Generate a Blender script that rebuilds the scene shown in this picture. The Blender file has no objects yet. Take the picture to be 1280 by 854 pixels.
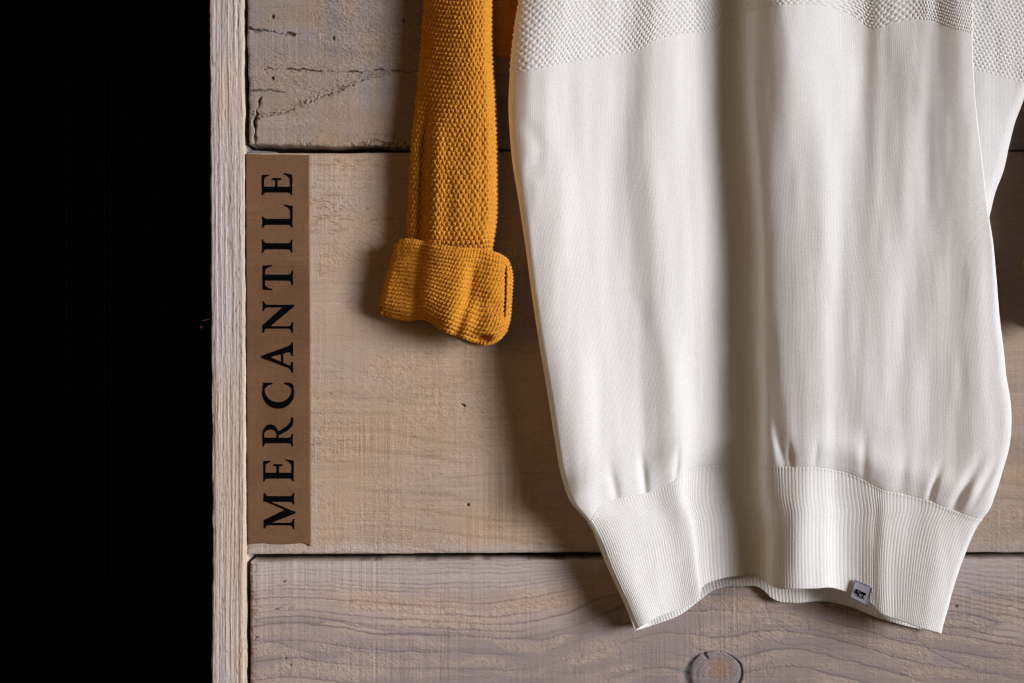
import bpy, bmesh, math
import numpy as np
from mathutils import Vector
from mathutils.geometry import tessellate_polygon

# ------------------------------------------------------------------ basics
S = 0.8            # millimetres on the wall per photo pixel
D = 1600.0         # camera distance from the wall, mm
CX, CY = 640.0, 427.0
scene = bpy.context.scene
COL = scene.collection
rng = np.random.default_rng(7)

def P(X, Y, d):
    """photo pixel + stand-off from the wall (mm) -> world metres"""
    X, Y, d = np.broadcast_arrays(np.asarray(X, float), np.asarray(Y, float), np.asarray(d, float))
    k = S * (D - d) / D / 1000.0
    return np.stack([(X - CX) * k, -d / 1000.0, -(Y - CY) * k], -1)

def hash2(ix, iy, seed):
    n = (ix.astype(np.int64) * 374761393 + iy.astype(np.int64) * 668265263 + seed * 974634777) & 0xFFFFFFFF
    n = ((n ^ (n >> 13)) * 1274126177) & 0xFFFFFFFF
    n = ((n ^ (n >> 16)) * 2246822519) & 0xFFFFFFFF
    n = n ^ (n >> 15)
    return n.astype(np.float64) / 4294967295.0

def vn(x, y, seed=0):
    x = np.asarray(x, float); y = np.asarray(y, float)
    x, y = np.broadcast_arrays(x, y)
    fx = np.floor(x); fy = np.floor(y)
    ix = fx.astype(np.int64); iy = fy.astype(np.int64)
    tx = x - fx; ty = y - fy
    tx = tx * tx * tx * (tx * (tx * 6 - 15) + 10); ty = ty * ty * ty * (ty * (ty * 6 - 15) + 10)
    a = hash2(ix, iy, seed); b = hash2(ix + 1, iy, seed)
    c = hash2(ix, iy + 1, seed); d = hash2(ix + 1, iy + 1, seed)
    return (a + (b - a) * tx) * (1 - ty) + (c + (d - c) * tx) * ty - 0.5

def fbm(x, y, seed=0, oct=4, gain=0.5):
    r = 0.0; a = 1.0; f = 1.0
    for k in range(oct):
        r = r + a * vn(x * f, y * f, seed + k * 17)
        a *= gain; f *= 2.03
    return r

def smooth(a, b, x):
    t = np.clip((x - a) / (b - a), 0, 1)
    return t * t * (3 - 2 * t)

def card(knots, p):
    """cubic (Catmull-Rom, non-uniform) interpolation weights: value(p) = W @ knot values"""
    knots = np.asarray(knots, float); p = np.asarray(p, float)
    K = len(knots); W = np.zeros((len(p), K))
    I = np.eye(K)
    M = np.zeros((K, K))
    for k in range(K):
        if k == 0: M[k] = (I[1] - I[0]) / (knots[1] - knots[0])
        elif k == K - 1: M[k] = (I[k] - I[k-1]) / (knots[k] - knots[k-1])
        else:
            h0 = knots[k] - knots[k-1]; h1 = knots[k+1] - knots[k]
            M[k] = ((I[k] - I[k-1]) / h0 * h1 + (I[k+1] - I[k]) / h1 * h0) / (h0 + h1)
    j = np.clip(np.searchsorted(knots, p, side='right') - 1, 0, K - 2)
    h = knots[j+1] - knots[j]; t = np.clip((p - knots[j]) / h, 0, 1)
    t2 = t * t; t3 = t2 * t
    W = ((2*t3 - 3*t2 + 1)[:, None] * I[j] + (t3 - 2*t2 + t)[:, None] * h[:, None] * M[j]
         + (-2*t3 + 3*t2)[:, None] * I[j+1] + (t3 - t2)[:, None] * h[:, None] * M[j+1])
    return W

def curve(pts, x):
    pts = np.asarray(pts, float); x = np.asarray(x, float)
    xs = np.clip(x.ravel(), pts[0, 0], pts[-1, 0])
    return (card(pts[:, 0], xs) @ pts[:, 1]).reshape(x.shape)

# ------------------------------------------------------------------ meshes
def grid_mesh(name, V, mat, parent=None, uv=None, col=None, wrap=False, smooth_shade=True, flip=False):
    ny, nx = V.shape[:2]
    me = bpy.data.meshes.new(name)
    idx = np.arange(ny * nx).reshape(ny, nx)
    if wrap: idx = np.concatenate([idx, idx[:, :1]], 1)
    q = np.stack([idx[:-1, :-1], idx[1:, :-1], idx[1:, 1:], idx[:-1, 1:]], -1).reshape(-1, 4)
    if flip: q = q[:, ::-1]
    nf = len(q)
    me.vertices.add(ny * nx); me.vertices.foreach_set('co', V.reshape(-1).astype(np.float32))
    me.loops.add(nf * 4); me.loops.foreach_set('vertex_index', q.reshape(-1).astype(np.int32))
    me.polygons.add(nf)
    me.polygons.foreach_set('loop_start', (np.arange(nf) * 4).astype(np.int32))
    me.polygons.foreach_set('use_smooth', np.full(nf, smooth_shade))
    me.update(calc_edges=True)
    if uv is not None:
        l = me.uv_layers.new(name='UVMap')
        U = uv.reshape(-1, 2)[q.reshape(-1)]
        l.data.foreach_set('uv', U.reshape(-1).astype(np.float32))
    if col is not None:
        a = me.color_attributes.new('grain', 'FLOAT_COLOR', 'POINT')
        c4 = np.concatenate([col.reshape(-1, 3), np.ones((ny * nx, 1))], 1)
        a.data.foreach_set('color', c4.reshape(-1).astype(np.float32))
    me.materials.append(mat)
    o = bpy.data.objects.new(name, me); COL.objects.link(o)
    if parent: o.parent = parent
    return o

def normals(V, wrap=False):
    if wrap:
        du = np.roll(V, -1, 1) - np.roll(V, 1, 1)
    else:
        du = np.gradient(V, axis=1)
    dv = np.gradient(V, axis=0)
    n = np.cross(dv, du)                      # v goes down, u goes right
    n /= np.linalg.norm(n, axis=-1, keepdims=True) + 1e-12
    return n

def empty(name, loc=(0, 0, 0)):
    o = bpy.data.objects.new(name, None); COL.objects.link(o); o.location = loc
    o.empty_display_size = 0.02
    return o

def tag(o, label=None, cat=None, group=None, kind=None):
    if label: o['label'] = label
    if cat: o['category'] = cat
    if group: o['group'] = group
    if kind: o['kind'] = kind
    return o

def bm_obj(name, bm, mat, parent=None):
    me = bpy.data.meshes.new(name); bm.to_mesh(me); bm.free(); me.materials.append(mat)
    o = bpy.data.objects.new(name, me); COL.objects.link(o)
    if parent: o.parent = parent
    return o

def box(bm, x0, x1, y0, y1, z0, z1):
    v = [bm.verts.new((x, y, z)) for x in (x0, x1) for y in (y0, y1) for z in (z0, z1)]
    for f in ((0,1,3,2), (4,6,7,5), (0,4,5,1), (2,3,7,6), (0,2,6,4), (1,5,7,3)):
        bm.faces.new([v[i] for i in f])

# ------------------------------------------------------------------ materials
def new_mat(name):
    m = bpy.data.materials.new(name); m.use_nodes = True
    nt = m.node_tree; b = nt.nodes['Principled BSDF']
    b.inputs['Specular IOR Level'].default_value = 0.2
    return m, nt, b

def N(nt, t, **kw):
    n = nt.nodes.new(t)
    for k, v in kw.items(): setattr(n, k, v)
    return n

def math_node(nt, op, a, b=None, c=None):
    n = N(nt, 'ShaderNodeMath', operation=op)
    for i, v in enumerate((a, b, c)):
        if v is None: continue
        if isinstance(v, (int, float)): n.inputs[i].default_value = v
        else: nt.links.new(v, n.inputs[i])
    return n.outputs[0]

def wood_mat():
    m, nt, b = new_mat('bare_rough_sawn_wood')
    at = N(nt, 'ShaderNodeAttribute', attribute_name='grain')
    tc = N(nt, 'ShaderNodeTexCoord')
    no = N(nt, 'ShaderNodeTexNoise'); no.inputs['Scale'].default_value = 900; no.inputs['Detail'].default_value = 3
    nt.links.new(tc.outputs['Object'], no.inputs['Vector'])
    mr = N(nt, 'ShaderNodeMapRange'); mr.inputs['To Min'].default_value = 0.86; mr.inputs['To Max'].default_value = 1.14
    mr.inputs['From Min'].default_value = 0.3; mr.inputs['From Max'].default_value = 0.7
    nt.links.new(no.outputs['Fac'], mr.inputs['Value'])
    mx = N(nt, 'ShaderNodeVectorMath', operation='SCALE')
    nt.links.new(at.outputs['Color'], mx.inputs[0]); nt.links.new(mr.outputs[0], mx.inputs['Scale'])
    nt.links.new(mx.outputs[0], b.inputs['Base Color'])
    b.inputs['Roughness'].default_value = 0.85
    bu = N(nt, 'ShaderNodeBump'); bu.inputs['Strength'].default_value = 0.5; bu.inputs['Distance'].default_value = 0.0006
    nt.links.new(no.outputs['Fac'], bu.inputs['Height']); nt.links.new(bu.outputs[0], b.inputs['Normal'])
    return m

def wool_mat(name, c_lo, c_hi, kind, noise=700, bump=0.0006, thin=0.24):
    """kind: 'jersey' small V stitches from UV (wale, course); 'rib' chains; 'bulk' only fibre fuzz"""
    m, nt, b = new_mat(name)
    b.inputs['Roughness'].default_value = 0.95
    b.inputs['Specular IOR Level'].default_value = 0.02
    b.inputs['Sheen Weight'].default_value = 0.06
    b.inputs['Sheen Roughness'].default_value = 0.6
    tc = N(nt, 'ShaderNodeTexCoord')
    no = N(nt, 'ShaderNodeTexNoise'); no.inputs['Scale'].default_value = noise; no.inputs['Detail'].default_value = 3
    nt.links.new(tc.outputs['Object'], no.inputs['Vector'])
    mixc = N(nt, 'ShaderNodeMix', data_type='RGBA')
    mr = N(nt, 'ShaderNodeMapRange'); mr.inputs['From Min'].default_value = 0.3; mr.inputs['From Max'].default_value = 0.7
    nt.links.new(no.outputs['Fac'], mr.inputs['Value'])
    nt.links.new(mr.outputs[0], mixc.inputs['Factor'])
    mixc.inputs['A'].default_value = (*c_lo, 1); mixc.inputs['B'].default_value = (*c_hi, 1)
    nt.links.new(mixc.outputs['Result'], b.inputs['Base Color'])
    h = math_node(nt, 'MULTIPLY', no.outputs['Fac'], 0.9)
    if kind in ('jersey', 'rib'):
        uvn = N(nt, 'ShaderNodeUVMap', uv_map='UVMap')
        sp = N(nt, 'ShaderNodeSeparateXYZ'); nt.links.new(uvn.outputs[0], sp.inputs[0])
        # small irregularity of the stitches
        no2 = N(nt, 'ShaderNodeTexNoise'); no2.inputs['Scale'].default_value = 0.9; no2.inputs['Detail'].default_value = 2
        nt.links.new(uvn.outputs[0], no2.inputs['Vector'])
        wob = math_node(nt, 'MULTIPLY', math_node(nt, 'SUBTRACT', no2.outputs['Fac'], 0.5), 0.7)
        u = math_node(nt, 'ADD', sp.outputs[0], wob)
        fu = math_node(nt, 'ABSOLUTE', math_node(nt, 'SUBTRACT', math_node(nt, 'FRACT', u), 0.5))   # 0 centre .. .5 edge
        ph = math_node(nt, 'ADD', sp.outputs[1], math_node(nt, 'MULTIPLY', fu, 1.3))
        st = math_node(nt, 'SINE', math_node(nt, 'MULTIPLY', math_node(nt, 'ADD', ph, math_node(nt, 'MULTIPLY', wob, 0.6)), 2 * math.pi))
        wale = math_node(nt, 'COSINE', math_node(nt, 'MULTIPLY', fu, 4 * math.pi))                      # dips in the middle and between wales
        hh = math_node(nt, 'ADD', math_node(nt, 'MULTIPLY', st, 0.11 if kind == 'jersey' else 0.08), math_node(nt, 'MULTIPLY', wale, -0.20 if kind == 'jersey' else -0.05))
        h = math_node(nt, 'ADD', h, hh)
    bu = N(nt, 'ShaderNodeBump'); bu.inputs['Strength'].default_value = 0.8; bu.inputs['Distance'].default_value = bump
    nt.links.new(h, bu.inputs['Height']); nt.links.new(bu.outputs[0], b.inputs['Normal'])
    tr = N(nt, 'ShaderNodeBsdfTranslucent'); nt.links.new(mixc.outputs['Result'], tr.inputs['Color']); nt.links.new(bu.outputs[0], tr.inputs['Normal'])
    ms = N(nt, 'ShaderNodeMixShader'); ms.inputs['Fac'].default_value = thin
    nt.links.new(b.outputs[0], ms.inputs[1]); nt.links.new(tr.outputs[0], ms.inputs[2])
    nt.links.new(ms.outputs[0], nt.nodes['Material Output'].inputs['Surface'])
    return m

def plain(name, c, rough=0.8, spec=0.2, metal=0.0, noise=None):
    m, nt, b = new_mat(name)
    b.inputs['Base Color'].default_value = (*c, 1); b.inputs['Roughness'].default_value = rough
    b.inputs['Specular IOR Level'].default_value = spec; b.inputs['Metallic'].default_value = metal
    if noise:
        tc = N(nt, 'ShaderNodeTexCoord'); no = N(nt, 'ShaderNodeTexNoise')
        no.inputs['Scale'].default_value = noise; no.inputs['Detail'].default_value = 4
        nt.links.new(tc.outputs['Object'], no.inputs['Vector'])
        mixc = N(nt, 'ShaderNodeMix', data_type='RGBA')
        mixc.inputs['A'].default_value = (*[x * 0.75 for x in c], 1); mixc.inputs['B'].default_value = (*[x * 1.25 for x in c], 1)
        nt.links.new(no.outputs['Fac'], mixc.inputs['Factor']); nt.links.new(mixc.outputs['Result'], b.inputs['Base Color'])
        bu = N(nt, 'ShaderNodeBump'); bu.inputs['Strength'].default_value = 0.25; bu.inputs['Distance'].default_value = 0.0005
        nt.links.new(no.outputs['Fac'], bu.inputs['Height']); nt.links.new(bu.outputs[0], b.inputs['Normal'])
    return m

M_WOOD = wood_mat()
W_LO, W_HI = (0.825, 0.80, 0.76), (0.905, 0.885, 0.85)
M_JERSEY = wool_mat('cream_jersey_knit', W_LO, W_HI, 'jersey', 700, 0.00022)
M_RIB = wool_mat('cream_rib_knit', W_LO, W_HI, 'rib', 900, 0.0004)
M_YOKE = wool_mat('cream_seed_knit', W_LO, W_HI, 'bulk', 1100, 0.0005)
M_MUST = wool_mat('mustard_seed_knit', (0.52, 0.205, 0.018), (0.68, 0.292, 0.030), 'bulk', 1300, 0.0008, 0.04)
M_TAPE = None
M_INK = plain('black_ink', (0.0025, 0.0025, 0.003), 1.0, 0.0)
M_VOID = plain('interior_darkness', (0.0012, 0.0011, 0.001), 0.9, 0.02)  # near-black colour stands for the darkness of the unlit interior
M_DOOR = plain('door_in_darkness', (0.002, 0.002, 0.002), 0.8, 0.05)  # interior darkness put into the door's colour as well
M_EDGE = plain('dark_blue_edge', (0.003, 0.0035, 0.008), 0.6, 0.15)  # slightly bluer and brighter than the door leaf
M_BRASS = plain('old_brass', (0.30, 0.16, 0.06), 0.5, 0.4, 0.6)
M_TAG = plain('silver_grey_woven_label', (0.36, 0.365, 0.42), 0.5, 0.3, 0.0, 1500)
M_GAPSHADE = plain('gap_shade_dark', (0.03, 0.025, 0.02), 0.9, 0.1, 0.0, 60)  # dark colour stands for the shade in gaps between boards
M_GREYWOOD = plain('grey_batten_wood', (0.16, 0.16, 0.17), 0.9, 0.1, 0.0, 200)

# ------------------------------------------------------------------ wood
def polydist(X, Y, pts, squash=1.0):
    d = np.full(X.shape, 1e9)
    for (x0, y0), (x1, y1) in zip(pts[:-1], pts[1:]):
        dx, dy = x1 - x0, (y1 - y0)
        t = np.clip(((X - x0) * dx + (Y - y0) * dy) / (dx * dx + dy * dy + 1e-9), 0, 1)
        d = np.minimum(d, np.hypot(X - x0 - t * dx, (Y - y0 - t * dy) * squash))
    return d

TAN = np.array([0.445, 0.318, 0.212]); GREY = np.array([0.42, 0.34, 0.295]); LILAC = np.array([0.38, 0.325, 0.325])
BROWN = np.array([0.30, 0.185, 0.105])

def mixc(a, b, t):
    return a + (b - a) * np.clip(t, 0, 1)[..., None]

def common(X, Y, seed, fuzz):
    """rough-sawn base: saw marks across the board, fibre fuzz, fine grain; mm height and colour factor"""
    wx = X + 1.2 * vn(X / 9, Y / 7, seed + 13) + 0.8 * vn(X / 3.1, Y / 2.7, seed + 14)
    wy = Y + 1.0 * vn(X / 8, Y / 9, seed + 15) + 0.6 * vn(X / 2.9, Y / 3.3, seed + 16)
    xr, yr = 0.94 * wx + 0.34 * wy, -0.34 * wx + 0.94 * wy
    xq, yq = 0.82 * wx - 0.57 * wy, 0.57 * wx + 0.82 * wy
    saw = vn((X + 1.5 * vn(X / 60, Y / 40, seed + 17)) / 1.25, Y / 150 + 3, seed) + 0.8 * vn(X / 2.7, Y / 260, seed + 1) + 0.5 * vn(X / 8, Y / 500, seed + 2)
    sawm = 0.30 + 0.70 * smooth(-0.12, 0.38, fbm(X / 90, Y / 55, seed + 3, 3))
    fz = 0.9 * vn(xr / 4.2, yr / 1.0, seed + 5) + 1.0 * vn(xq / 1.1, yq / 0.95, seed + 6) + 0.4 * vn(xr / 7.5, yr / 3.2, seed + 7) + 0.5 * vn(wx / 5.5, wy / 1.1, seed + 8)
    line = (vn(wx / 38, wy / 1.3, seed + 9) + 0.7 * vn(wx / 80, wy / 2.9, seed + 10)) * (0.35 + 0.9 * smooth(-0.2, 0.3, fbm(X / 70, Y / 45, seed + 18, 2)))
    h = 0.24 * saw * sawm + 1.5 * fuzz * fz + 0.26 * line
    pit = smooth(0.40, 0.75, vn(xr / 3.6, yr / 1.6, seed + 11) + 0.5 * vn(xq / 1.5, yq / 1.2, seed + 12)) * np.clip(fuzz / 0.2, 0, 1.5)
    h = h - 0.45 * pit
    f = 1.04 + 0.17 * saw * sawm + 0.12 * line + 0.20 * fz * np.clip(fuzz / 0.25, 0, 1.4) - 0.26 * pit
    return h, f

def crack_line(X, Y, pts, w, seed):
    """uneven crack: breadth and strength change along it, fading out at its ends"""
    pts = np.array(pts, float)
    dist = polydist(X + 2.5 * vn(Y / 6, X / 9, seed), Y + 2.6 * vn(X / 6, Y / 9, seed + 1) + 0.8 * vn(X / 2, Y / 3, seed + 2), [tuple(q) for q in pts])
    along = 0.75 + 1.3 * vn(X / 11, Y / 11, seed + 3)
    L = np.hypot(*(pts[-1] - pts[0]))
    tpr = smooth(0, 0.3 * L, np.hypot(X - pts[-1, 0], Y - pts[-1, 1]))
    return np.exp(-(dist / (w * np.clip(along, .3, 1.5) * (0.35 + 0.65 * tpr))) ** 2) * np.clip(along * 1.2, 0.15, 1) * (0.25 + 0.75 * tpr)

def specks(X, Y, seed, thr, sx=7.0, sy=2.2):
    """torn-grain flecks"""
    n = vn(X / sx + 5 * vn(Y / 9, X / 40, seed + 2), Y / sy, seed) + 0.5 * vn(X / (sx * .5), Y / (sy * .6), seed + 1)
    return smooth(thr, thr + 0.18, n)

def top_board(X, Y):
    patch = smooth(-0.2, 0.4, fbm(X / 70, Y / 45, 31, 3))
    diag = [(325, 146), (365, 138), (395, 126), (425, 113), (470, 95), (520, 82)]
    dd = polydist(X, Y, diag)
    below = smooth(-6, 10, Y - np.interp(X, [p[0] for p in diag], [p[1] for p in diag]))
    fuzz = 0.11 + 0.25 * patch * (1 - 0.75 * below)
    h, f = common(X, Y, 30, fuzz)
    ring = np.sin((Y + 26 * fbm(X / 150, Y / 60, 41, 3)) / 4.6)
    h += 0.10 * ring * (1 - 0.5 * below); f += 0.035 * ring
    col = mixc(TAN * 0.66, GREY * 0.66, 0.6 + 0.9 * fbm(X / 90, Y / 50, 33, 3))
    col = mixc(col, LILAC * 0.64, smooth(0.12, 0.4, fbm(X / 28, Y / 120, 35, 3)) * 0.6)
    # bluish stain columns
    for (sx, sy, wx, wy, a) in ((415, 20, 9, 40, .55), (318, 15, 12, 18, .5), (490, 22, 4, 12, .6), (420, 65, 5, 14, .5), (490, 110, 5, 10, .5), (355, 10, 25, 8, .3)):
        g = np.exp(-((X - sx) / wx) ** 2 - ((Y - sy) / wy) ** 2)
        col = mixc(col, np.array([0.20, 0.19, 0.20]), a * g)
    f += 0.06 * below
    # diagonal torn step: fuzzy fibre above, smooth sawn face below
    dl = Y - np.interp(X, [p[0] for p in diag], [p[1] for p in diag]) + 5 * vn(X / 7, Y / 5, 45) + 3 * vn(X / 2.5, Y / 2.2, 46)
    stp = smooth(-2.0, 1.5, dl) * smooth(560, 430, X)
    h += 1.1 * stp * np.exp(-np.clip(dl, 0, None) / 38.0)
    fl = np.exp(-(dl / 9.0) ** 2) * (dl < 2) * specks(X + 0.45 * Y, Y, 44, 0.08, 4.0, 1.6) * smooth(530, 430, X)
    h -= 0.9 * fl; col = mixc(col, BROWN * 0.40, 0.75 * fl)
    # cracks, the shade of their depth painted dark into the colour
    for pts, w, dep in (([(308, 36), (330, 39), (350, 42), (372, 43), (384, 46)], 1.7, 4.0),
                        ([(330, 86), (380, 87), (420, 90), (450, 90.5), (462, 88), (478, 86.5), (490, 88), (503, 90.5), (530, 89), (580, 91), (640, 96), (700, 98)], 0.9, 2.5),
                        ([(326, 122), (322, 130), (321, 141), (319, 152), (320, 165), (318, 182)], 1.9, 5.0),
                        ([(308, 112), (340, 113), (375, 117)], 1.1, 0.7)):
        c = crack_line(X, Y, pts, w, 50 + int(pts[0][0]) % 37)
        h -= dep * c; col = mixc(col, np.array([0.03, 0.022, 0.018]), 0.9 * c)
    halo = np.exp(-(polydist(X, Y, [(310, 38), (350, 42), (385, 45)]) / 5) ** 2)
    col = mixc(col, LILAC * 0.7, 0.5 * halo)
    # holes
    for hx, hy, r in ((341, 21, 2.0), (341, 98, 1.8), (417, 48, 1.6), (505, 26, 1.4)):
        g = np.exp(-(((X - hx) / r) ** 2 + ((Y - hy) / (r * 1.3)) ** 2) ** 1.5)
        h -= 1.8 * g; col = mixc(col, np.array([0.02, 0.016, 0.014]), g)
    # chipped lower edge
    e = np.exp(-((X - 480) / 45.0) ** 2) + 0.8 * np.exp(-((X - 380) / 9.0) ** 2)
    chip = e * smooth(164, 182, Y) * specks(X, Y, 56, 0.05, 5, 4)
    h -= 1.6 * chip; col = mixc(col, BROWN * 0.45, 0.75 * chip)
    sp = specks(X, Y, 58, 0.42); h -= 0.4 * sp; col = mixc(col, BROWN * 0.7, 0.4 * sp)
    return h, col * f[..., None]

def middle_board(X, Y):
    patch = smooth(-0.25, 0.35, fbm(X / 80 + Y / 160, Y / 50, 61, 3))
    fuzz = 0.07 + 0.16 * patch
    h, f = common(X, Y, 60, fuzz)
    G = Y - 0.10 * (X - 390) * smooth(430, 620, Y) + 16 * fbm(X / 230, Y / 90, 71, 3)
    sw_ = smooth(0.0, 0.35, fbm(X / 60, Y / 55, 68, 2) + 0.1) * smooth(400, 450, Y)
    vv = vn(X / 1.3, Y / 90, 69) + 0.6 * vn(X / 2.4, Y / 120, 70)
    h += 0.22 * vv * sw_; f += 0.11 * vv * sw_
    ln = 0.5 + 0.5 * np.sin(G / 3.4 + 3 * vn(G / 14, 0.0 * G, 72))
    lm = smooth(0.0, 0.35, fbm(X / 140, Y / 40, 73, 2) + 0.12) * smooth(430, 540, Y)
    h -= 0.30 * (ln ** 4) * lm; f -= 0.15 * (ln ** 5) * lm
    col = mixc(TAN * 0.92, GREY * 0.92, 0.38 + 0.5 * fbm(X / 110, Y / 60, 63, 3))
    col = mixc(col, TAN * np.array([1.05, 0.98, 0.92]), smooth(0.05, 0.5, fbm(X / 60, Y / 35, 66, 3)) * 0.3)
    col = mixc(col, GREY * 1.05, smooth(673, 690, Y + 6 * vn(X / 40, 0 * X, 67)) * 0.8)
    # brown torn flecks along the left part
    reg = np.exp(-((X - 408) / 32.0) ** 2 - ((Y - 268) / 34.0) ** 2) + 0.9 * np.exp(-((X - 430) / 40.0) ** 2 - ((Y - 204) / 10.0) ** 2) \
        + 0.6 * np.exp(-((X - 405) / 15.0) ** 2 - ((Y - 340) / 20.0) ** 2) + 0.55 * np.exp(-((X - 437) / 10.0) ** 2 - ((Y - 375) / 12.0) ** 2) \
        + 0.5 * np.exp(-((X - 425) / 20.0) ** 2 - ((Y - 462) / 12.0) ** 2) + 0.7 * np.exp(-((X - 640) / 30.0) ** 2 - ((Y - 440) / 9.0) ** 2)
    sp = specks(X, Y, 74, 0.12, 9, 2.0) * np.clip(reg, 0, 1)
    h -= 0.5 * sp; col = mixc(col, BROWN * 0.85, 0.75 * sp)
    sp2 = specks(X, Y, 78, 0.36, 12, 1.8) * smooth(-0.1, 0.3, fbm(X / 70, Y / 50, 79, 2))
    h -= 0.3 * sp2; col = mixc(col, BROWN, 0.5 * sp2)
    for pts, w, dep, a in (([(390, 272), (450, 276), (500, 273), (600, 276), (660, 274)], 0.8, 0.6, .45),
                           ([(392, 548), (430, 551), (470, 549), (520, 546)], 0.9, 0.5, .40),
                           ([(500, 604), (580, 596), (640, 593), (720, 590)], 0.8, 0.4, .35),
                           ([(395, 575), (430, 578), (460, 574)], 0.8, 0.4, .35)):
        dist = polydist(X, Y + 3 * vn(X / 14, Y / 30, 81), pts)
        c = np.exp(-(dist / w) ** 2) * smooth(-0.3, 0.1, vn(X / 18, Y / 40, 82))
        h -= dep * c; col = mixc(col, BROWN * 0.6, a * c)
    for hx, hy, r in ((580, 507, 1.7), (577.5, 505.5, 1.2), (585, 631, 1.8), (1247, 470, 1.2)):
        g = np.exp(-(((X - hx) / r) ** 2 + ((Y - hy) / r) ** 2) ** 1.5)
        h -= 2.0 * g; col = mixc(col, np.array([0.02, 0.015, 0.012]), g)
    return h, col * f[..., None]

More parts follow.
